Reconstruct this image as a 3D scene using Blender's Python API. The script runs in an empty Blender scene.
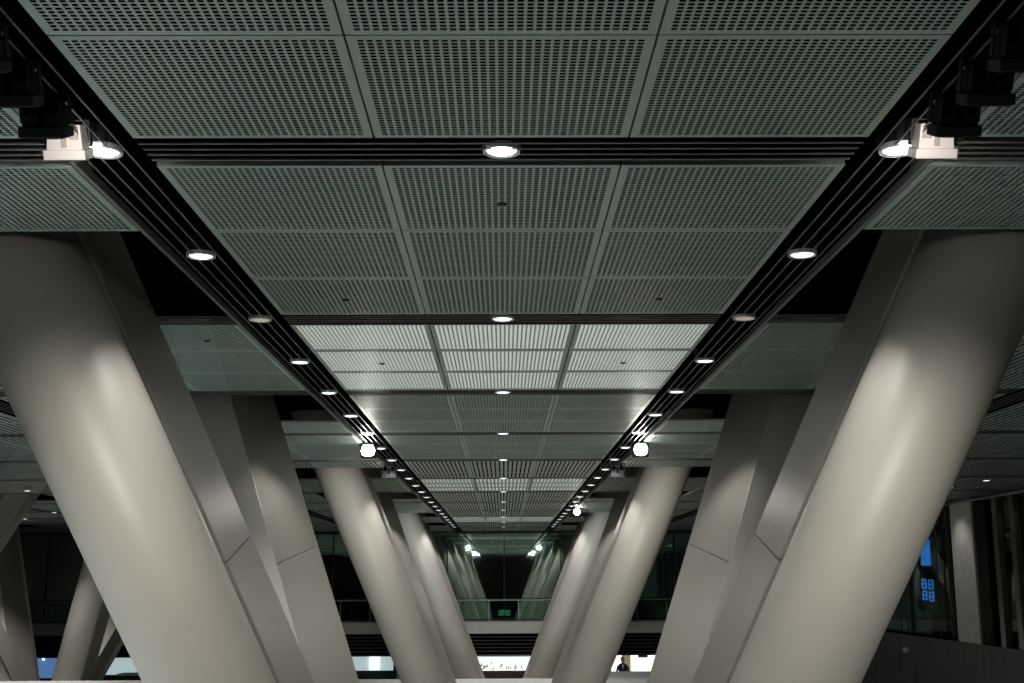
import bpy, bmesh, math, random
from mathutils import Vector, Matrix
random.seed(7)
sc = bpy.context.scene
COL = sc.collection
# ---------------------------------------------------------------- frame of reference (metres)
EYE = 5.2                 # eye height above the lower floor
CZ = EYE + 2.56           # ceiling underside
BAY, STRIP = 4.902, 0.484 # ceiling bay length, width of the slotted strip
PL = (BAY - STRIP) / 3
def YS(i): return 6.894 + BAY * i
GLASS_Y = 65.9
BACK_Y = -24.0
WR, WL = 15.4, -27.0
VOID = CZ + 1.3

# ---------------------------------------------------------------- materials
def mat(name, col, rough=0.5, metal=0.0, emit=None, es=0.0, noise=0.0, nscale=3.0, bump=0.0, coat=0.0, spec=0.5):
    m = bpy.data.materials.new(name); m.use_nodes = True
    nt = m.node_tree; b = nt.nodes['Principled BSDF']
    b.inputs['Base Color'].default_value = (*col, 1)
    b.inputs['Roughness'].default_value = rough
    b.inputs['Metallic'].default_value = metal
    b.inputs['Coat Weight'].default_value = coat
    b.inputs['Specular IOR Level'].default_value = spec
    if emit:
        b.inputs['Emission Color'].default_value = (*emit, 1); b.inputs['Emission Strength'].default_value = es
    if noise or bump:
        tc = nt.nodes.new('ShaderNodeTexCoord'); n = nt.nodes.new('ShaderNodeTexNoise')
        n.inputs['Scale'].default_value = nscale; n.inputs['Detail'].default_value = 4
        nt.links.new(tc.outputs['Object'], n.inputs['Vector'])
        if noise:
            r = nt.nodes.new('ShaderNodeMapRange')
            r.inputs['To Min'].default_value = 1 - noise; r.inputs['To Max'].default_value = 1 + noise
            nt.links.new(n.outputs['Fac'], r.inputs['Value'])
            mx = nt.nodes.new('ShaderNodeVectorMath'); mx.operation = 'SCALE'
            mx.inputs[0].default_value = col
            nt.links.new(r.outputs['Result'], mx.inputs['Scale'])
            nt.links.new(mx.outputs['Vector'], b.inputs['Base Color'])
        if bump:
            bp = nt.nodes.new('ShaderNodeBump'); bp.inputs['Strength'].default_value = bump
            nt.links.new(n.outputs['Fac'], bp.inputs['Height']); nt.links.new(bp.outputs['Normal'], b.inputs['Normal'])
    return m
M = {}
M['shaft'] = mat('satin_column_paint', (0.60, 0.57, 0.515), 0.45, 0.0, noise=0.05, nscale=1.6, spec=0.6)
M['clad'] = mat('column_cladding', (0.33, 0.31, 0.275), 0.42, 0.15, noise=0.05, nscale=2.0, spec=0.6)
M['panel'] = mat('perforated_metal', (0.385, 0.46, 0.43), 0.46, 0.4, noise=0.05, nscale=1.2)
M['rail'] = mat('aluminium_rail', (0.22, 0.225, 0.22), 0.45, 0.5)
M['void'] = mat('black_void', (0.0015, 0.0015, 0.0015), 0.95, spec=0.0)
M['trimlight'] = mat('ring_paint', (0.55, 0.55, 0.55), 0.4, 0.3)
M['reflector'] = mat('reflector_metal', (0.85, 0.88, 0.88), 0.22, 0.8)
M['lamp'] = mat('lamp_glow', (1, 1, 1), 0.5, emit=(0.86, 0.97, 1.0), es=2.5)
M['lampdim'] = mat('lamp_dim', (0.6, 0.55, 0.5), 0.5, emit=(1, 0.9, 0.8), es=0.25)
M['flare'] = mat('floodlight_glow', (1, 1, 1), 0.5, emit=(1.0, 0.97, 0.9), es=60)
M['backlight'] = mat('backlight_diffuser', (0.9, 0.9, 0.9), 0.8, emit=(0.98, 1.0, 0.95), es=0.62)
M['backlightdim'] = mat('backlight_dim', (0.9, 0.9, 0.9), 0.8, emit=(0.93, 1.0, 0.95), es=0.35)
M['dark'] = mat('black_metal', (0.022, 0.024, 0.028), 0.5, 0.2)
M['white'] = mat('white_housing', (0.86, 0.80, 0.76), 0.45)
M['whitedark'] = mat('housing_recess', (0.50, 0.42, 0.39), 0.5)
M['steel'] = mat('brushed_steel', (0.30, 0.31, 0.31), 0.35, 0.8)
M['slab'] = mat('bridge_fascia', (0.50, 0.50, 0.49), 0.6, noise=0.05)
M['louvre'] = mat('dark_louvre', (0.05, 0.053, 0.053), 0.6, 0.0)
M['floor'] = mat('stone_floor', (0.66, 0.66, 0.63), 0.65, noise=0.06, nscale=0.8)
M['wallbrown'] = mat('bronze_wall', (0.10, 0.085, 0.07), 0.45, 0.2, noise=0.15)
M['bronze'] = mat('brushed_bronze', (0.20, 0.17, 0.14), 0.3, 0.8)
M['parapet'] = mat('grey_board_wall', (0.13, 0.126, 0.124), 0.75, noise=0.2, nscale=1.5)
M['concrete'] = mat('pale_concrete', (0.60, 0.58, 0.54), 0.8, noise=0.3, nscale=2.2, bump=0.2)
M['pierdark'] = mat('brown_panel', (0.075, 0.06, 0.05), 0.5)  # brown of the window frame; on the pier it stands for shade
M['counter'] = mat('white_counter', (0.72, 0.74, 0.74), 0.4, noise=0.1, nscale=1.0)
M['brown'] = mat('brown_front', (0.11, 0.045, 0.03), 0.5)
M['shopwhite'] = mat('lit_shop_wall', (0.9, 0.9, 0.9), 0.7, emit=(1.0, 1.0, 0.96), es=1.25)
M['shopcool'] = mat('lit_cool_wall', (0.5, 0.6, 0.6), 0.7, emit=(0.55, 0.72, 0.74), es=0.65)
M['shopblue'] = mat('blue_lit_wall', (0.1, 0.2, 0.4), 0.7, emit=(0.09, 0.20, 0.42), es=0.75)
M['bluesign'] = mat('blue_letters', (0.05, 0.2, 0.5), 0.5, emit=(0.04, 0.28, 0.9), es=1.1)
M['exit'] = mat('green_exit_glow', (0.05, 0.4, 0.25), 0.5, emit=(0.05, 0.55, 0.32), es=0.3)
M['leaf'] = mat('leaf_green', (0.35, 0.62, 0.22), 0.6)
M['banner'] = mat('tan_banner', (0.62, 0.52, 0.33), 0.7, emit=(0.62, 0.52, 0.33), es=0.3)  # emission puts the shop's light into the banner
M['navy'] = mat('navy_cloth', (0.02, 0.025, 0.06), 0.8)
M['shirt'] = mat('white_shirt', (0.8, 0.8, 0.8), 0.8)
M['skin'] = mat('skin', (0.55, 0.36, 0.27), 0.6)
M['hair'] = mat('hair', (0.02, 0.015, 0.012), 0.6)
M['cloth'] = mat('pale_cloth', (0.75, 0.8, 0.82), 0.8, noise=0.1)

def glass(name, tint, refl, dark):
    m = bpy.data.materials.new(name); m.use_nodes = True
    nt = m.node_tree; nt.nodes.clear()
    out = nt.nodes.new('ShaderNodeOutputMaterial'); mix = nt.nodes.new('ShaderNodeMixShader')
    g = nt.nodes.new('ShaderNodeBsdfGlossy'); g.inputs['Roughness'].default_value = 0.02; g.inputs['Color'].default_value = (*tint, 1)
    t = nt.nodes.new('ShaderNodeBsdfTransparent'); t.inputs['Color'].default_value = (*dark, 1)
    mix.inputs[0].default_value = refl
    nt.links.new(t.outputs[0], mix.inputs[1]); nt.links.new(g.outputs[0], mix.inputs[2]); nt.links.new(mix.outputs[0], out.inputs[0])
    return m
M['glass'] = glass('green_glass', (0.66, 0.86, 0.76), 0.72, (0.35, 0.42, 0.38))
M['glassdark'] = glass('dark_side_glass', (0.75, 0.78, 0.74), 0.22, (0.7, 0.75, 0.75))
M['clear'] = glass('clear_glass', (0.8, 0.9, 0.86), 0.08, (0.82, 0.9, 0.86))

# ---------------------------------------------------------------- mesh helpers
class MB:
    def __init__(s): s.v = []; s.f = []; s.sm = []
    def add(s, vs, fs, smooth=False):
        o = len(s.v); s.v += [tuple(v) for v in vs]
        for f in fs: s.f.append(tuple(o + i for i in f)); s.sm.append(smooth)
        return s
    def box(s, x0, x1, y0, y1, z0, z1):
        vs = [(x, y, z) for z in (z0, z1) for y in (y0, y1) for x in (x0, x1)]
        return s.add(vs, [(0,2,3,1),(4,5,7,6),(0,1,5,4),(2,6,7,3),(0,4,6,2),(1,3,7,5)])
    def loft(s, rings, smooth=False, cap=True):
        n = len(rings[0]); vs = [p for r in rings for p in r]; fs = []
        for k in range(len(rings) - 1):
            for i in range(n):
                j = (i + 1) % n
                fs.append((k*n+i, k*n+j, (k+1)*n+j, (k+1)*n+i))
        o = len(s.v); s.add(vs, fs, smooth)
        if cap:
            s.f.append(tuple(o + i for i in reversed(range(n)))); s.sm.append(False)
            s.f.append(tuple(o + (len(rings)-1)*n + i for i in range(n))); s.sm.append(False)
        return s
    def lathe(s, c, prof, n=32, smooth=True, cap=False):
        rings = [[(c[0] + r*math.cos(2*math.pi*i/n), c[1] + r*math.sin(2*math.pi*i/n), c[2] + z) for i in range(n)] for r, z in prof]
        return s.loft(rings, smooth, cap)
    def tube(s, a, b, r, n=10):
        a = Vector(a); b = Vector(b); d = (b - a).normalized()
        u = d.orthogonal().normalized(); w = d.cross(u)
        rings = [[tuple(p + r*(math.cos(2*math.pi*i/n)*u + math.sin(2*math.pi*i/n)*w)) for i in range(n)] for p in (a, b)]
        return s.loft(rings, True, True)
    def mesh(s, name, m):
        me = bpy.data.meshes.new(name); me.from_pydata(s.v, [], s.f)
        me.polygons.foreach_set('use_smooth', s.sm)
        me.materials.append(M[m] if isinstance(m, str) else m); me.update()
        bm = bmesh.new(); bm.from_mesh(me); bmesh.ops.recalc_face_normals(bm, faces=bm.faces); bm.to_mesh(me); bm.free()
        return me
    def build(s, name, m, parent=None, bevel=0, loc=None):
        o = bpy.data.objects.new(name, s.mesh(name, m)); COL.objects.link(o)
        if parent: o.parent = parent
        if loc: o.location = loc
        if bevel:
            b = o.modifiers.new('bevel', 'BEVEL'); b.width = bevel; b.segments = 2; b.limit_method = 'ANGLE'
        return o
def link(o, parent=None):
    COL.objects.link(o)
    if parent: o.parent = parent
    return o
def tag(o, label, cat, group=None, kind=None):
    if label: o['label'] = label
    if cat: o['category'] = cat
    if group: o['group'] = group
    if kind: o['kind'] = kind
    return o
def empty(name, loc=(0, 0, 0)):
    o = bpy.data.objects.new(name, None); COL.objects.link(o); o.location = loc; o.empty_display_size = 0.2
    return o
def struct(o): o['kind'] = 'structure'; return o
def copy_tree(o, loc):
    r = link(o.copy()); r.location = loc
    for ch in o.children:
        c = link(ch.copy(), r)
        for g in ch.children: link(g.copy(), c)
    return r

# ---------------------------------------------------------------- ceiling
ceil = struct(empty('ceiling', (0, 0, CZ)))
ceil['label'] = 'dark ceiling of square perforated metal panels split by black slots with thin metal rails'

def panel_mesh(name, w, l, nx, ny, border=0.042, fx=0.66, fy=0.66, t=0.0015, lip=0.035):
    """perforated sheet, underside at z=0, origin at its corner"""
    px = (w - 2*border) / nx; py = (l - 2*border) / ny
    xs = [0]; ys = [0]
    for i in range(nx): a = border + i*px + px*(1-fx)/2; xs += [a, a + px*fx]
    for j in range(ny): a = border + j*py + py*(1-fy)/2; ys += [a, a + py*fy]
    xs.append(w); ys.append(l)
    NX, NY = len(xs), len(ys)
    v = [(x, y, 0) for y in ys for x in xs] + [(x, y, t) for y in ys for x in xs]
    T = NX*NY; f = []
    for j in range(NY - 1):
        for i in range(NX - 1):
            a = j*NX + i; q = (a, a+NX, a+NX+1, a+1)
            if i % 2 == 1 and j % 2 == 1:
                for p, r in ((q[0], q[1]), (q[1], q[2]), (q[2], q[3]), (q[3], q[0])): f.append((p, r, r+T, p+T))
            else: f.append(q)
    o = len(v); v += [(0,0,0),(w,0,0),(w,l,0),(0,l,0),(0,0,lip),(w,0,lip),(w,l,lip),(0,l,lip)]
    for i in range(4): j = (i+1) % 4; f.append((o+i, o+j, o+4+j, o+4+i))
    me = bpy.data.meshes.new(name); me.from_pydata(v, [], f); me.materials.append(M['panel']); me.update()
    return me
G = 0.012
near_cols = [(-2.165, -0.757), (-0.745, 0.745), (0.757, 2.165), (-4.17, -2.70), (-5.65, -4.18), (2.70, 4.17), (4.18, 5.65)]
meshes = {}
def opened(i, r, x0):
    """is this ceiling field left open for the tops of the columns?"""
    if abs(x0) < 2.6 and abs(x0) > 0: pass
    xc = abs(x0)
    inside = 2.6 < xc < 5.7
    cx = abs(x0 + 19.3)
    inside = inside or (2.6 < cx < 5.7 and x0 < -12)
    if not inside: return False
    if i < 0: i += 400
    return (i % 4 == 0 and r in (1, 2)) or (i % 4 == 2 and r in (0, 1))
for i in range(-1, 4):
    for r in range(3):
        if i == -1 and r == 0: continue
        y0 = YS(i) + STRIP + r*PL if i >= 0 else YS(0) - 1.395*(3 - r)
        for (x0, x1) in near_cols:
            if opened(i, r, (x0+x1)/2): continue
            if i == -1 and r == 1 and abs(x0+x1) > 8: continue
            w = round(x1 - x0, 3)
            if w not in meshes: meshes[w] = panel_mesh('perforated_panel', w, PL - G, 31 if w > 1.42 else 30, 36)
            o = link(bpy.data.objects.new('perforated_panel', meshes[w]), ceil); o.location = (x0, y0 + G/2, 0)
            if i < 0: o.scale.y = 1.383/(PL - G)
# far and side fields: one object
def slot_panel(mb, x0, x1, y0, y1, z, n=12):
    b = 0.05; xs = [x0, x0+b]; p = (x1-x0-2*b)/n
    mb.add([(x0,y0,z),(x1,y0,z),(x1,y0+b,z),(x0,y0+b,z)], [(0,3,2,1)])
    mb.add([(x0,y1-b,z),(x1,y1-b,z),(x1,y1,z),(x0,y1,z)], [(0,3,2,1)])
    e = 0.0
    mb.add([(x0,y0+b,z),(x0+b,y0+b,z),(x0+b,y1-b,z),(x0,y1-b,z)], [(0,3,2,1)])
    mb.add([(x1-b,y0+b,z),(x1,y0+b,z),(x1,y1-b,z),(x1-b,y1-b,z)], [(0,3,2,1)])
    for k in range(n):
        a = x0 + b + k*p + p*0.30; c = a + p*0.64
        mb.add([(a,y0+b,z),(c,y0+b,z),(c,y1-b,z),(a,y1-b,z)], [(0,3,2,1)])
far = MB()
side_cols = [(5.66, 7.15)] + [(7.72 + 1.51*k, 7.72 + 1.51*k + 1.5) for k in range(5)]
left_cols = [(-7.15, -5.66)] + [(-7.72 - 1.49*k - 1.48, -7.72 - 1.49*k) for k in range(6)] + [(-18.66, -17.17), (-20.16, -18.67), (-21.42, -20.17), (-23.4, -21.95), (-24.9, -23.42), (-26.9, -24.92)]
for i in range(-7, 12):
    for r in range(3):
        y0 = YS(i) + STRIP + r*PL
        if y0 + PL > GLASS_Y: continue
        cols = side_cols + left_cols
        isnear = (0 <= i <= 3) or (i == -1 and r > 0)
        if not isnear: cols = cols + near_cols
        elif i == -1 and r == 1: cols = cols + [(-5.65, -4.18), (4.18, 5.65)]
        for (x0, x1) in cols:
            if i < 0 and abs(x0) > 17: continue
            if opened(i, r, (x0+x1)/2): continue
            slot_panel(far, x0, x1, y0+G/2, y0+PL-G/2, 0, 10 if abs(x0) > 6 else 14)
o = far.build('perforated_panel', 'panel', ceil); o['kind'] = 'stuff'
# rails: long bands and cross strips
def band(x0, x1, n=4, y0=BACK_Y, y1=GLASS_Y):
    for k in range(n):
        x = x0 + (x1-x0)*(k+1)/(n+1)
        MB().box(x-0.0045, x+0.0045, y0, y1, 0.0, 0.008).build('metal_rail', 'rail', ceil)
for x0, x1 in ((2.18, 2.66), (-2.66, -2.18), (7.2, 7.68), (-7.68, -7.2), (-17.14, -16.68), (-21.92, -21.46)): band(x0, x1)
for s in (-1, 1):
    e = MB()
    for (a, b) in ((2.66, 2.69), (5.66, 5.68)): e.box(min(s*a, s*b), max(s*a, s*b), BACK_Y, GLASS_Y, 0.0, 0.06)
    e.build('edge_trim', 'rail', ceil)
for i in range(-6, 13):
    mb = MB(); ys = YS(i)
    if ys + STRIP > GLASS_Y: continue
    for (x0, x1) in ((-16.6, -7.7), (-7.18, -2.67), (-2.165, 2.165), (2.67, 7.18), (7.7, 15.3)):
        for k in range(4):
            y = ys + STRIP*(k+1)/5
            mb.box(x0, x1, y-0.008, y+0.008, 0.0, 0.008)
    mb.build('cross_rails', 'rail', ceil)
# dark plenum above
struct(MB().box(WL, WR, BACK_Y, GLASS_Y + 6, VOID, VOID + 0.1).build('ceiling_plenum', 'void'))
# lit diffuser over the second central field
for i in (1, 5, 9):
    ya, yb = YS(i) + STRIP + 0.02, YS(i+1) - 0.02
    for (x0, x1) in ((-2.14, -0.78), (-0.72, 0.72), (0.78, 2.14)):
        MB().box(x0, x1, ya, yb, 0.020, 0.030).build('backlight_diffuser', 'backlight' if i == 1 else 'backlightdim', ceil)
    bx = MB()  # baffles added to block backlight at the slots and joints
    bx.box(-2.163, 2.163, ya - 0.02, ya - 0.005, 0.004, 0.05); bx.box(-2.163, 2.163, yb + 0.005, yb + 0.02, 0.004, 0.05)
    for x in (-2.155, -0.751, 0.751, 2.155): bx.box(x-0.012, x+0.012, ya, yb, 0.006, 0.05)
    for k in (1, 2): bx.box(-2.16, 2.16, YS(i)+STRIP+k*PL-0.012, YS(i)+STRIP+k*PL+0.012, 0.004, 0.019)
    bx.build('lightbox_frame', 'void', ceil)
# small sprinkler caps in the panels
for k, (x, i, r) in enumerate(((0.0, 0, 0), (-1.45, 0, 2), (1.45, 0, 2), (-1.45, 1, 1), (1.45, 1, 1), (-3.2, 1, 0))):
    MB().lathe((x, YS(i)+STRIP+(r+0.55)*PL, -0.012), [(0.0, 0), (0.032, 0), (0.034, 0.014)], 16, cap=False).build('sprinkler_cap', 'dark', ceil)

# ---------------------------------------------------------------- room shell
struct(MB().box(WL, WR, BACK_Y, GLASS_Y + 8, -0.1, 0).build('floor', 'floor'))
struct(MB().box(WL - 0.2, WL, BACK_Y, GLASS_Y + 8, 0, VOID).build('wall_left', 'wallbrown'))
struct(MB().box(WL, WR, BACK_Y - 0.2, BACK_Y, 0, VOID).build('wall_back', 'wallbrown'))
# right wall: parapet, glazing, pier
ZP = EYE - 2.05
pw = MB().box(WR - 0.42, WR + 0.3, BACK_Y, GLASS_Y + 8, 0, ZP)
for k in range(46): pw.box(WR - 0.432, WR - 0.419, -10 + k*1.65, -10 + k*1.65 + 1.62, 0.02, ZP - 0.12)
pw.box(WR - 0.45, WR + 0.32, BACK_Y, GLASS_Y, ZP - 0.10, ZP)
struct(pw.build('wall_right', 'parapet'))
w1 = struct(empty('window_1', (WR, 0, ZP)))
MB().box(0.10, 0.12, 5, GLASS_Y, 0, CZ - ZP).build('pane', 'glassdark', w1)
fr = MB()
y = 8.0
while y < GLASS_Y:
    fr.box(0.0, 0.14, y, y + 0.07, 0, CZ - ZP); fr.box(-0.05, 0.0, y + 1.05, y + 1.10, 0, CZ - ZP)
    y += 4.4
fr.box(-0.05, 0.14, 5, GLASS_Y, CZ - ZP - 0.12, CZ - ZP)
fr.build('frame', 'pierdark', w1)
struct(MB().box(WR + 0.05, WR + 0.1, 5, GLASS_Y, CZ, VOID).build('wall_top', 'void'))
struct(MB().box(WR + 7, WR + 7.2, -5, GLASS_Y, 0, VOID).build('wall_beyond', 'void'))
pier = MB().box(15.0, 15.2, 39.7 , 41.6, ZP + 0.003, CZ - 0.01)
pier.build('pier_face', 'concrete', None)
P = bpy.data.objects['pier_face']; P.name = 'concrete_pier'
MB().box(15.02, 15.38, 39.55, 39.69, ZP + 0.003, CZ - 0.01).build('side_panel', 'pierdark', P)  # dark panel colours in the shade on the pier's camera-facing side
tag(P, 'pale concrete pier standing on the dark parapet at the right, beside black glazing', 'pillar')
for k, yy in enumerate((36.5, 37.8)):  # fins added to stand in for streaks reflected in the glass
    q = MB().box(15.05, 15.22, yy, yy + 0.35, ZP, CZ - 0.01).build('bronze_fin', 'bronze')
    tag(q, ['dark bronze upright fin at the right edge, nearest to the camera', 'dark bronze upright fin between the pale pier and the right edge'][k], 'fin', 'bronze fins on the right glazing')
h = empty('window_handrail', (0, 0, 0))
h.name = 'ceiling_edge_rail'
MB().tube((14.9, 12, CZ - 0.12), (14.9, GLASS_Y - 1, CZ - 0.12), 0.05).build('rail', 'steel', h)
tag(h, 'thin pale rail running along the top of the right-hand glazing', 'rail')
lm = empty('parapet_lamp', (WR - 0.50, 46.8, EYE - 2.6))
MB().lathe((0, 0, 0), [(0.0, -0.11), (0.09, -0.10), (0.13, 0), (0.09, 0.10), (0.0, 0.11)], 20).build('globe', 'white', lm)
MB().box(-0.02, 0.05, -0.05, 0.05, -0.05, 0.05).build('bracket', 'dark', lm)
tag(lm, 'small round grey fitting on the dark parapet wall at lower right', 'wall fitting')
# blue lit sign added behind the right glazing in place of its reflection
sg = empty('blue_sign', (WR + 1.6, 50.2, EYE + 0.0))
MB().box(0, 0.1, -1.1, 1.3, -1.3, 1.6).build('board', 'dark', sg)
for (cy, cz) in ((-0.45, -0.25), (-0.45, -0.72), (0.35, -0.22), (0.35, -0.68)):
    g = MB()
    g.box(-0.03, 0.0, cy-0.25, cy+0.25, cz+0.14, cz+0.19); g.box(-0.03, 0.0, cy-0.25, cy+0.25, cz-0.19, cz-0.14)
    g.box(-0.03, 0.0, cy-0.25, cy-0.19, cz-0.14, cz+0.14); g.box(-0.03, 0.0, cy+0.19, cy+0.25, cz-0.14, cz+0.14)
    g.box(-0.03, 0.0, cy-0.19, cy+0.19, cz-0.03, cz+0.03)
    g.build('character', 'bluesign', sg)
MB().box(-0.03, 0.0, -0.6, 0.5, 0.5, 1.5).build('screen', 'bluesign', sg)
tag(sg, 'blue glowing sign with a bright screen above square characters, behind the right glazing', 'sign')

# far glazing, bridge, railing
w2 = struct(empty('window_2', (0, GLASS_Y, 0)))
zb = EYE - 2.1
MB().box(WL, WR, 0, 0.02, zb, CZ + 0.2).build('pane', 'glass', w2)
fr = MB()
x = -25.5
xs = []
while x < WR: xs.append(x); x += 3.0
xs = [0.02 + 3.0*k for k in range(-9, 6)]
for x in xs: fr.box(x-0.03, x+0.03, -0.06, 0.1, zb, CZ + 0.2)
for z in (zb + 0.05, CZ - 0.08): fr.box(WL, WR, -0.05, 0.09, z-0.05, z+0.05)
fr.build('frame', 'dark', w2)
struct(MB().box(WL, WR, GLASS_Y + 7.8, GLASS_Y + 8, 0, VOID).build('wall_front', 'wallbrown'))
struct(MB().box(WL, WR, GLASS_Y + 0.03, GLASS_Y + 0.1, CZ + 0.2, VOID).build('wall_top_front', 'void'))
sl = MB().box(WL, WR, 63.4, GLASS_Y + 7.5, EYE - 2.63, zb)
struct(sl.build('floor_bridge', 'slab'))
rl = empty('glass_railing', (0, 63.6, zb))
MB().box(WL, WR, -0.03, 0.03, 1.08, 1.13).build('handrail', 'steel', rl)
MB().box(WL, WR, -0.008, 0.008, 0.08, 1.05).build('glass_infill', 'clear', rl)
for k in range(-17, 11):
    MB().box(k*1.5-0.02+0.75, k*1.5+0.02+0.75, -0.03, 0.03, 0.0, 1.08).build('post', 'steel', rl)
MB().box(WL, WR, -0.05, 0.05, 0.0, 0.08).build('base_channel', 'steel', rl)
tag(rl, 'glass railing with metal handrail along the far pale bridge', 'railing')
ex = empty('exit_sign', (0.05, GLASS_Y - 0.18, EYE - 1.68))
MB().box(-0.36, 0.32, 0, 0.08, -0.16, 0.16).build('housing', 'dark', ex)
g = MB()
for kk, cx in enumerate((-0.18, 0.14)):
    g = MB()
    g.box(cx-0.13, cx+0.13, -0.02, 0, 0.07, 0.12); g.box(cx-0.13, cx+0.13, -0.02, 0, -0.12, -0.07)
    g.box(cx-0.02, cx+0.02, -0.02, 0, -0.07, 0.07); g.box(cx-0.13, cx-0.09, -0.02, 0, -0.07, 0.07); g.box(cx+0.09, cx+0.13, -0.02, 0, -0.07, 0.07)
    g.build('character', 'exit', ex)
tag(ex, 'small glowing green exit sign low in the middle of the far glass wall', 'sign')
# louvred screen below the bridge
lv = MB(); z = EYE - 2.64
lv.box(WL, WR - 0.5, 64.3, 64.4, EYE - 3.78, EYE - 2.63)
k = 0
sl_ = MB()
while z > EYE - 3.75:
    sl_.box(WL, WR - 0.5, 64.2, 64.3, z - 0.05, z); z -= 0.175
lo = lv.build('louvre_screen', 'void'); sl_.build('slats', 'louvre', lo); tag(lo, 'dark horizontal louvre screen hanging under the far bridge', 'louvre screen')

# ---------------------------------------------------------------- lower level seen under the bridge
def lit_room(name, x0, x1, y, z0, z1, m):
    o = MB().box(x0, x1, y, y + 0.05, z0, z1).build(name, m)
    MB().box(x0, x1, y + 0.01, y + 0.05, 0, z0).build('base_panel', 'dark', o)
    return o
o = lit_room('lit_display', -3.0, 2.6, 66.0, EYE - 4.62, EYE - 3.95, 'shopwhite'); MB().box(-3.0, 2.6, 66.0, 66.04, EYE - 3.95, EYE - 3.7).build('upper_panel', 'shopcool', o); tag(o, 'glowing white display wall under the middle of the bridge', 'display wall')
hd = MB().box(-3.2, 2.8, 65.5, 65.8, EYE - 5.19, EYE - 4.60).build('brown_planter', 'brown'); tag(hd, 'long dark brown planter box in front of the glowing white display', 'planter')
lf = MB()
for k in range(150):
    x = random.uniform(-2.6, 2.2) if k % 2 else random.uniform(-2.6, -0.9); zz = EYE - 4.6 + abs(random.gauss(0, 0.12)); yy = random.uniform(65.5, 65.8)
    a = random.uniform(0, 6.28); l = random.uniform(.16, .30)
    dx, dz = l*math.cos(a), l*abs(math.sin(a))
    lf.add([(x, yy, zz), (x+dx*.5-0.03, yy+.02, zz+dz*.5), (x+dx, yy, zz+dz), (x+dx*.5+0.03, yy-.02, zz+dz*.5)], [(0,1,2,3)])
o = lf.build('planter_greenery', 'leaf'); tag(o, 'small green leaves growing along the brown planter below the bridge', 'plants', kind='stuff')
o = lit_room('lit_shopfront', -9.6, -5.6, 66.2, EYE - 4.6, EYE - 3.7, 'shopcool'); tag(o, 'pale blue-green lit shopfront below the bridge, left of centre', 'shopfront')
MB().box(-7.0, -6.5, 66.1, 66.15, EYE - 4.55, EYE - 3.75).build('bright_panel', 'shopwhite', o)
MB().box(-5.75, -5.6, 66.0, 66.15, EYE - 4.7, EYE - 3.75).build('door_post', 'dark', o)
o = lit_room('lit_doorway', 5.6, 9.5, 66.2, EYE - 5.1, EYE - 3.75, 'shopwhite'); tag(o, 'bright white shopfront with a tan banner below the bridge, right of centre', 'shopfront')
MB().box(6.15, 6.6, 66.05, 66.15, EYE - 4.7, EYE - 3.85).build('banner', 'banner', o)
MB().box(7.0, 7.5, 66.05, 66.15, EYE - 4.0, EYE - 3.85).build('sign_panel', 'steel', o)
o = lit_room('blue_lit_wall', -26.4, -22.6, 66.2, EYE - 4.9, EYE - 3.75, 'shopblue'); tag(o, 'blue glowing wall with two small white lamps at far lower left', 'lit wall')
for x in (-24.6, -23.95):
    MB().lathe((x, 66.1, EYE - 3.95), [(0, -0.05), (0.06, -0.03), (0.06, 0.03), (0, 0.05)], 10).build('small_lamp', 'lamp', o)
o = lit_room('white_lit_window', -21.5, -18.4, 66.2, EYE - 4.75, EYE - 3.75, 'shopcool'); tag(o, 'pale glowing window behind the slanted columns at lower left', 'window')
# long white counter in front of the third pair
ct = empty('long_counter', (0, 46.7, 0))
MB().box(-26, 12, 0.0, 2.6, EYE - 3.83, EYE - 3.75).build('counter_top', 'counter', ct, bevel=0.01)
MB().box(-25.8, 11.8, 0.3, 2.4, 0.0, EYE - 3.83).build('counter_body', 'brown', ct)
tag(ct, 'long white-topped counter along the bottom edge behind the front columns', 'counter')
for k, (x, y, w, d, lab) in enumerate(((-16.3, 57.3, 2.4, 1.2, 'pale cloth-covered table beside the slanted columns at lower left'), (5.6, 51.6, 3.2, 4.0, 'white table below the person in a dark jacket at lower right'), (-7.6, 57.0, 1.6, 0.9, 'dark table in front of the pale blue-green shopfront'))):
    t = empty('table', (x, y, 0))
    zt = (1.1, 1.25, 0.95)[k]
    mb = MB(); mb.box(-w/2, w/2, 0, d, zt-0.05, zt).build('table_top', ['cloth', 'counter', 'dark'][k], t, bevel=0.01)
    for sx in (-1, 1):
        for sy in (0.08, d - 0.08): MB().box(sx*(w/2-0.08)-0.03, sx*(w/2-0.08)+0.03, sy-0.03, sy+0.03, 0, zt-0.05).build('leg', 'dark', t)
    if k == 1: MB().box(-w/2+0.02, w/2-0.02, 0.02, 0.05, 0.1, zt-0.05).build('front_panel', 'counter', t)
    tag(t, lab, 'table')
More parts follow.
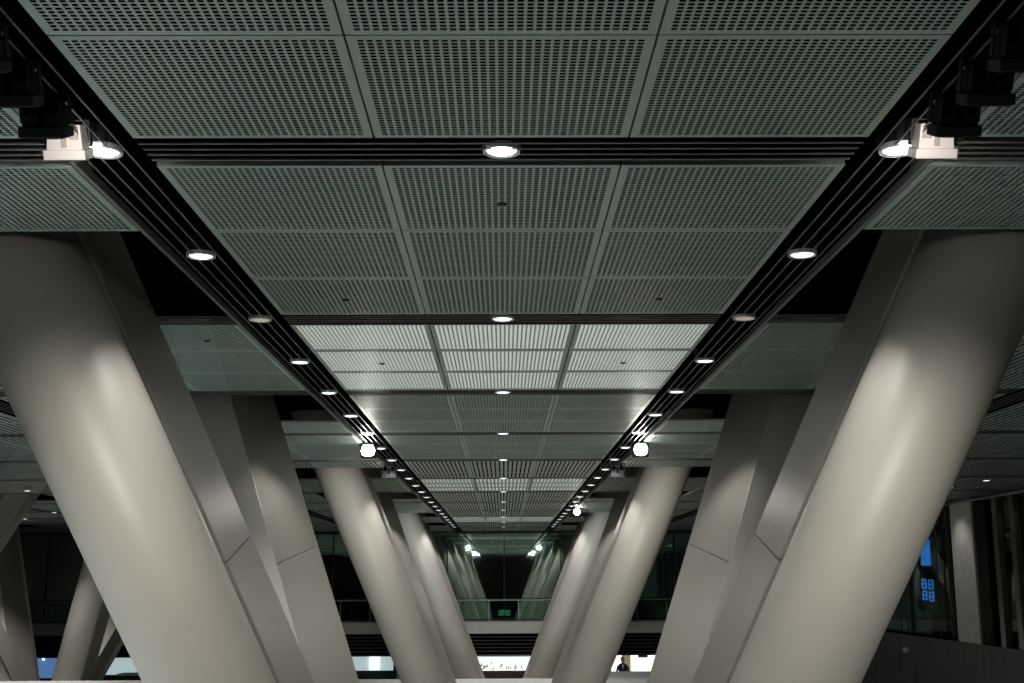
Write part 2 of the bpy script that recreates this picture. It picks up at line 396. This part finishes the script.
# person in a dark jacket, seen from the chest up above the table
def person(x, y):
    p = empty('person', (x, y, 0))
    body = MB()
    prof = [(.10,.02,0.0),(.11,.11,.05),(.12,.13,.45),(.17,.15,.85),(.16,.12,1.05),(.19,.13,1.25),(.22,.12,1.38),(.16,.09,1.46),(.06,.06,1.50)]
    body.loft([[(rx*math.cos(2*math.pi*i/20), ry*math.sin(2*math.pi*i/20), z) for i in range(20)] for rx, ry, z in prof], True)
    for s in (-1, 1):
        pts = [(s*.20, 0, 1.38, .055), (s*.26, .0, 1.12, .048), (s*.24, -.10, .88, .036), (s*.23, -.14, .80, .03)]
        rings = [[(cx + r*math.cos(2*math.pi*i/12), cy + r*math.sin(2*math.pi*i/12), cz) for i in range(12)] for cx, cy, cz, r in pts]
        body.loft(rings, True)
    body.build('jacket', 'navy', p)
    hd = MB(); hp = [(.045,1.47),(.05,1.53),(.075,1.56),(.085,1.63),(.08,1.70),(.04,1.75),(.001,1.76)]
    hd.loft([[(r*math.cos(2*math.pi*i/20), 1.15*r*math.sin(2*math.pi*i/20)-.01, z) for i in range(20)] for r, z in hp], True)
    hd.add([(-.012,-.10,1.61),(.012,-.10,1.61),(0,-.125,1.60),(0,-.095,1.65)], [(0,1,2),(1,3,2),(0,2,3)])
    hd.build('head', 'skin', p)
    hr = MB(); hr.loft([[(r*math.cos(2*math.pi*i/20), 1.12*r*math.sin(2*math.pi*i/20)+.012, z) for i in range(20)] for r, z in [(.088,1.64),(.092,1.70),(.06,1.765),(.001,1.78)]], True)
    hr.build('hair', 'hair', p)
    MB().add([(-.05,-.135,1.44),(.05,-.135,1.44),(0,-.145,1.22)], [(0,2,1)]).build('shirt_front', 'shirt', p)
    return p
tag(person(5.35, 57.2), 'person in a dark navy jacket and white shirt standing behind the white table', 'person')
def chair(x, y, lab):
    c = empty('chair', (x, y, 0))
    MB().box(-.22, .22, -.22, .22, .43, .48).build('seat', 'dark', c, bevel=0.01)
    MB().box(-.22, .22, .19, .23, .50, .92).build('backrest', 'dark', c, bevel=0.01)
    for sx in (-.19, .19):
        for sy in (-.19, .19): MB().box(sx-.015, sx+.015, sy-.015, sy+.015, 0, .50).build('leg', 'dark', c)
    tag(c, lab, 'chair', 'dark chairs below the bridge')
chair(6.35, 57.2, 'dark chair between the person and the bright shopfront')
chair(7.05, 56.4, 'dark chair at the right end, against the bright shopfront')
chair(-5.9, 58.2, 'dark chair in front of the pale blue-green shopfront')

# ---------------------------------------------------------------- slanted columns
def arm(cx, ybase_off, sx, sy, label, group, xtop=3.90, a=0.380, k=0.50):
    """sx=-1 left / +1 right of the row axis, sy=-1 top leans to the camera / +1 away"""
    if sy > 0: xtop, a = 4.06, 0.400
    yt = 14.49 + ybase_off + sy*4.94
    xt = cx + sx*xtop
    root = empty('slanted_column', (xt - sx*a*CZ, yt - sy*k*CZ, 0))
    zt = VOID - 0.02
    def at(px, py, z):    # section point at height z, relative to the root
        return (sx*a*z + px, sy*k*z + py, z)
    n = 64
    rx, ry = (0.565, 0.585) if sy < 0 else (0.50, 0.55)
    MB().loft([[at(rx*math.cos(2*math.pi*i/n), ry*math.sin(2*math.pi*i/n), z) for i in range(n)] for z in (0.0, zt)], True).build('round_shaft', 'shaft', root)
    # box cladding on the side facing the foot of the group
    x0, x1 = -0.40, (0.53 if sy < 0 else 0.56)
    ya, yb = (0.40 if sy < 0 else 0.36), 2.12
    def rect(z, sl=0.0):
        pts = []
        c = 0.014
        xf = x1 if sy < 0 else 0.20
        ring = [(x0, ya+c), (x0+c, ya), (x1-c, ya), (x1, ya+c), (xf, yb-c), (xf-c, yb), (x0+c, yb), (x0, yb-c)]
        for (px, py) in ring:
            X = -sx*px; Y = -sy*py
            zz = z + sl*(Y)
            pts.append(at(X, Y, zz))
        return pts
    zj = EYE + (0.10 if sy < 0 else 0.57); sl = 0.17
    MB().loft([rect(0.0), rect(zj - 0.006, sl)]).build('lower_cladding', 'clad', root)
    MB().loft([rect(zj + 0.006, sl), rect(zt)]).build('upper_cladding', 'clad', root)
    if sy > 0:
        MB().loft([[at(-sx*px, -sy*py, z) for px, py in ((x0+.005, yb+.004), (.20, yb+.004), (.20, yb+.02), (x0+.005, yb+.02))] for z in (0.0, zt-0.01)]).build('end_cladding', 'shaft', root)
    MB().loft([[at(-sx*(x0+.02), -sy*(ya-.15), z), at(-sx*(x1-.12), -sy*(ya-.15), z), at(-sx*((x1 if sy < 0 else 0.20)-.02), -sy*(yb-.02), z), at(-sx*(x0+.02), -sy*(yb-.02), z)] for z in (0.0, zt-0.01)]).build('core', 'dark', root)
    # recessed black shadow gap strip between shaft and box
    tag(root, label, 'column', group)
    return root
grp = 'slanted columns of the central row'
for kq, far_w in enumerate(('first', 'second', 'third')):
    for sx, side in ((-1, 'left'), (1, 'right')):
        for sy, way in ((-1, 'n'), (1, 'f')):
            if kq == 0 and sy < 0: lab = f'huge pale round slanted column nearest the camera, filling the {side} side'
            elif kq == 0: lab = f'wide flat-sided slanted column just inside the huge nearest round column on the {side}'
            elif sy < 0: lab = f'{"pale round slanted column of middle size, its top under a glaring floodlight" if kq == 1 else "small bright round slanted column farthest back beside the central view"}, {side} of centre'
            else: lab = f'{"narrow flat-sided slanted column right behind the middle-sized round one" if kq == 1 else "slanted column barely seen behind the farthest bright round one"}, {side} of centre'
            arm(0.0, 19.608*kq, sx, sy, lab, grp)
g2 = 'slanted columns of the far left row'
arm(-19.3, 19.608, 1, 1, 'dark slanted column top at the left edge, leaning right up into the ceiling', g2)
arm(-19.3, 39.216, 1, -1, 'small pale round column leaning right at lower left, nearer of the pair', g2)
arm(-19.3, 39.216, 1, 1, 'small slanted column leaning right at lower left, behind the pale round one', g2)
arm(-19.3, 39.216, -1, 1, 'grey flat-sided column leaning left at the lower left edge', g2)
arm(-19.3, 39.216, -1, -1, 'slanted column leaning left, cut by the lower left corner', g2)

# ---------------------------------------------------------------- downlights
def spot(name, loc, target, e, size=110, blend=0.7, col=(1, 0.96, 0.9), r=0.06):
    l = bpy.data.lights.new(name, 'SPOT'); l.energy = e; l.spot_size = math.radians(size); l.spot_blend = blend
    l.color = col; l.shadow_soft_size = r
    o = bpy.data.objects.new(name, l); COL.objects.link(o); o.location = loc
    d = Vector(target) - Vector(loc); o.rotation_euler = d.to_track_quat('-Z', 'Y').to_euler()
    return o
def downlight_proto():
    r = empty('recessed_downlight', (0, 0, CZ))
    MB().lathe((0, 0, 0), [(0.103, 0.03), (0.103, -0.003), (0.114, -0.003), (0.116, 0.03)], 40).build('trim_ring', 'trimlight', r)
    mb = MB(); mb.lathe((0, 0, 0), [(0.103, -0.003), (0.096, 0.000), (0.090, 0.006)], 24, smooth=False); mb.build('reflector', 'reflector', r)
    MB().lathe((0, 0, 0), [(0.0, -0.006), (0.05, -0.005), (0.080, -0.001), (0.092, 0.006)], 24).build('lamp', 'lamp', r)
    MB().lathe((0, 0, 0), [(0.122, 0.03), (0.125, 0.16), (0.0, 0.16)], 24).build('can', 'dark', r)
    return r
proto = downlight_proto(); used = False
ORD = ['nearest', 'second', 'third', 'fourth', 'fifth', 'sixth', 'seventh', 'eighth', 'ninth', 'tenth', 'eleventh', 'twelfth', 'thirteenth', 'fourteenth', 'fifteenth', 'sixteenth', 'seventeenth', 'eighteenth', 'nineteenth', 'twentieth', 'twenty-first', 'twenty-second', 'twenty-third', 'twenty-fourth', 'twenty-fifth']
DL_E = 110
def downlight(x, y, lab, group, dim=False, e=DL_E):
    global used
    if not used: o = proto; o.location = (x, y, CZ); used = True
    else: o = copy_tree(proto, (x, y, CZ))
    if dim:
        for c in o.children:
            if c.name.startswith('lamp'):
                c.data = c.data.copy(); c.data.materials[0] = M['lampdim']
    tag(o, lab, 'downlight', group)
    if e and not dim: spot('downlight_beam', (x, y, CZ - 0.02), (x, y, 0), e, 118 if x == 0 else 100, 0.7)
for i in range(0, 12):
    downlight(0.0, YS(i) + STRIP/2, f'{ORD[i]} round downlight along the middle of the ceiling, set in a black cross slot', 'downlights along the ceiling centre', e=DL_E*(1 + 0.1*i))
for s, side in ((-1, 'left'), (1, 'right')):
    for j in range(0, 23):
        y = YS(0) + STRIP/2 + j*BAY/2
        dim = j == 2
        downlight(s*2.42, y, f'{ORD[j]} round downlight along the {side}-hand black rail band{", unlit" if dim else ""}', f'downlights along the {side} rail band', dim, e=(DL_E if j % 2 == 0 else DL_E*0.5)*(1 + 0.06*j))
for k, (x, y) in enumerate(((10.2, 27.6), (12.95, 33.0), (12.9, 35.6))):
    downlight(x, y, ['downlight in the dark right-hand ceiling, closest to the large column', 'downlight in the dark right-hand ceiling, nearest the right edge', 'downlight in the dark right-hand ceiling, just above the pale pier'][k], 'downlights in the right side ceiling', e=60)
for k, (x, y) in enumerate(((-13.6, 35.4), (-16.91, 41.9), (-16.91, 46.8), (-19.8, 51.5), (-16.91, 36.6))):
    downlight(x, y, ['downlight in the far left ceiling, just left of the huge column', 'downlight in the far left ceiling at the picture edge', 'downlight in the far left ceiling above the black glazing', 'downlight in the far left ceiling, the lowest in the picture', 'downlight in the far left ceiling, highest at the picture edge'][k], 'downlights in the left side ceiling', e=(20, 60, 1300, 900, 15)[k])

for y in (9.34, 14.25):  # unseen cool fill added for column rims and end faces
    for s, e in ((-1, 750), (1, 120)):
        spot('side_band_beam', (s*7.44, y, CZ - 0.03), (s*7.0, y, 0), e*(1 if y < 10 else 2.2), 135, 0.6, (0.9, 0.98, 1.0))
for k, y in enumerate((9.5, 14.5, 19.5, 24.5)):  # unseen lamps added for the cool rim on the left column
    spot('side_hall_beam', (-13.6, y, CZ - 0.02), (-12.0, y, 0), 420 if k < 3 else 120, 140, 0.6, (0.75, 0.95, 1.0))
# ---------------------------------------------------------------- floodlights on the rails
def floodlight(x, y, s, body, lab, group, up=0.0, lens='dark', scale=1.0, tilt=25, glow=None):
    r = empty('track_floodlight', (x, y, CZ + up))
    r.scale = (scale, scale, scale)
    MB().box(-0.03, 0.03, -0.06, 0.06, -0.03, 0.02).build('track_adapter', 'dark', r)
    yk = MB(); yk.box(-0.135, -0.125, -0.02, 0.02, -0.19, -0.04); yk.box(0.125, 0.135, -0.02, 0.02, -0.19, -0.04); yk.box(-0.135, 0.135, -0.02, 0.02, -0.045, -0.035)
    yk.build('yoke', 'dark', r)
    hd = MB()
    # back body narrower, flange wider below
    hd.loft([[(-.095,-.07,-.06),(.095,-.07,-.06),(.095,.04,-.06),(-.095,.04,-.06)], [(-.105,-.085,-.205),(.105,-.085,-.205),(.105,.05,-.205),(-.105,.05,-.205)]])
    hd.box(-.122, .122, -.10, .06, -.262, -.205)
    h = hd.build('housing', body, r, bevel=0.004)
    rc = MB()
    for a, b in ((-.085, -.035), (.035, .085)): rc.box(a, b, -.092, -.070, -.145, -.075)
    rc.box(-.014, .014, -.094, -.07, -.19, -.10)
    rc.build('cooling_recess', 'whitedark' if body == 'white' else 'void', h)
    MB().box(-.105, .105, -.085, .05, -.268, -.262).build('lens', lens, r)
    MB().box(-.09, .09, .06, .07, -.255, -.215).build('front_lens', glow, r) if glow else None
    r.rotation_euler.x = math.radians(tilt)
    tag(r, lab, 'floodlight', group)
    return r
for s, side in ((-1, 'left'), (1, 'right')):
    gx = s*2.55
    fg = f'floodlights under the {side} rail band'
    floodlight(gx, 6.84, s, 'white', f'white brightly lit floodlight beside the nearest downlight, upper {side}', fg, up=0.135, glow='flare')
    floodlight(s*2.45, 6.22, s, 'dark', f'black floodlight directly in front of the white one, upper {side}', fg, up=0.04)
    floodlight(s*2.45, 5.78, s, 'dark', f'black floodlight second from the white one, upper {side}', fg, up=0.04)
    floodlight(s*2.45, 5.36, s, 'dark', f'black floodlight closest to the upper {side} corner', fg, up=0.04)
    floodlight(s*2.50, 27.0, s, 'dark', f'black floodlight hanging just beyond the glaring one, {side} of centre', fg, scale=1.3, tilt=15, glow='flare')
def flare(x, y, z, r, lab, e, tgt):
    o = empty('glaring_floodlight', (x, y, z))
    MB().lathe((0, 0, 0), [(0.0, -r), (r*.75, -r*.7), (r, 0), (r*.75, r*.7), (0.0, r)], 24).build('lamp', 'flare', o)
    MB().box(-0.02, 0.02, 0.0, 0.04, r*0.8, CZ - z).build('stem', 'dark', o)
    MB().lathe((0, r*0.9, 0), [(0.0, -r), (r*1.2, -r), (r*1.3, r), (0.0, r)], 24).build('housing', 'dark', o)
    tag(o, lab, 'floodlight', 'glaring floodlights')
    if e: spot('floodlight_beam', (x, y - 0.25, z - 0.05), tgt, e, 130, 0.8, (1, .95, .86), 0.1)
flare(-2.55, 23.2, CZ - 0.15, 0.13, 'glaring white floodlight under the left rail band above the middle columns', 90, (-2.4, 17, CZ - 2.5))
flare(2.60, 23.2, CZ - 0.15, 0.13, 'glaring white floodlight under the right rail band above the middle columns', 90, (2.4, 17, CZ - 2.5))
flare(2.66, 44.9, CZ - 0.15, 0.12, 'small glaring floodlight far along the right rail band only', 50, (2.4, 38, CZ - 2))

# black track floodlight beams; the farther two pairs are added fill without fittings
for s in (-1, 1):
    spot('track_beam', (s*2.36, 6.20, CZ - 0.30), (s*3.0, 10.6, CZ - 4.4), 500, 80, 1.0, (1, .93, .84), 0.06)
    spot('track_beam', (s*2.38, 6.45, CZ - 0.20), (s*2.55, 6.84, CZ - 0.08), 8, 60, 0.4, (1, .95, .9), 0.03)
    spot('track_beam', (s*2.5, 24.3, CZ - 0.30), (s*3.9, 29.2, CZ - 3.0), 520, 80, 1.0, (1, .95, .88), 0.08)  # fill added to brighten the middle columns
    spot('track_beam', (s*2.5, 43.4, CZ - 0.30), (s*3.8, 49.5, CZ - 3.6), 620, 80, 1.0, (0.94, 1, .97), 0.08)  # fill added to brighten the farthest columns

spot('pier_beam', (13.8, 40.6, CZ - 0.1), (15.0, 40.7, CZ - 2.6), 45, 90, 0.9, (1, .97, .92), 0.05)  # unseen spot added to brighten the pale pier
for y in (36.2, 37.5): spot('fin_beam', (14.7, y, CZ - 0.1), (15.1, y + 0.4, CZ - 2.2), 14, 70, 0.8, (1, .85, .65), 0.05)  # warm unseen spots added to put highlights on the fins
# area lamp builder, then a faint blue-green ambient fill added through the world
def area(name, loc, rot, sx, sy, e, col):
    l = bpy.data.lights.new(name, 'AREA'); l.shape = 'RECTANGLE'; l.size = sx; l.size_y = sy; l.energy = e; l.color = col
    o = bpy.data.objects.new(name, l); COL.objects.link(o); o.location = loc; o.rotation_euler = rot
    return o
w = bpy.data.worlds.new('World'); sc.world = w; w.use_nodes = True
w.node_tree.nodes['Background'].inputs[0].default_value = (0.55, 0.75, 0.72, 1)
w.node_tree.nodes['Background'].inputs[1].default_value = 0.02

# ---------------------------------------------------------------- camera
cam = bpy.data.cameras.new('camera'); co = bpy.data.objects.new('camera', cam); COL.objects.link(co)
cam.sensor_width = 36; cam.lens = 1230/1024*36; cam.clip_end = 300; cam.clip_start = 0.05
p = math.atan(238.5/1230)
Rm = Matrix.Rotation(math.radians(-0.42), 4, 'Z') @ Matrix.Rotation(math.pi/2 + p, 4, 'X') @ Matrix.Rotation(math.radians(-0.25), 4, 'Z')
co.matrix_world = Matrix.Translation((0.006, 0, EYE)) @ Rm
sc.camera = co
vs = sc.view_settings
vs.view_transform = 'Standard'; vs.look = 'None'; vs.gamma = 1; vs.use_curve_mapping = False; vs.exposure = 0.0
sc.cycles.use_denoising = True
sc.cycles.max_bounces = 8
sc.cycles.transparent_max_bounces = 12
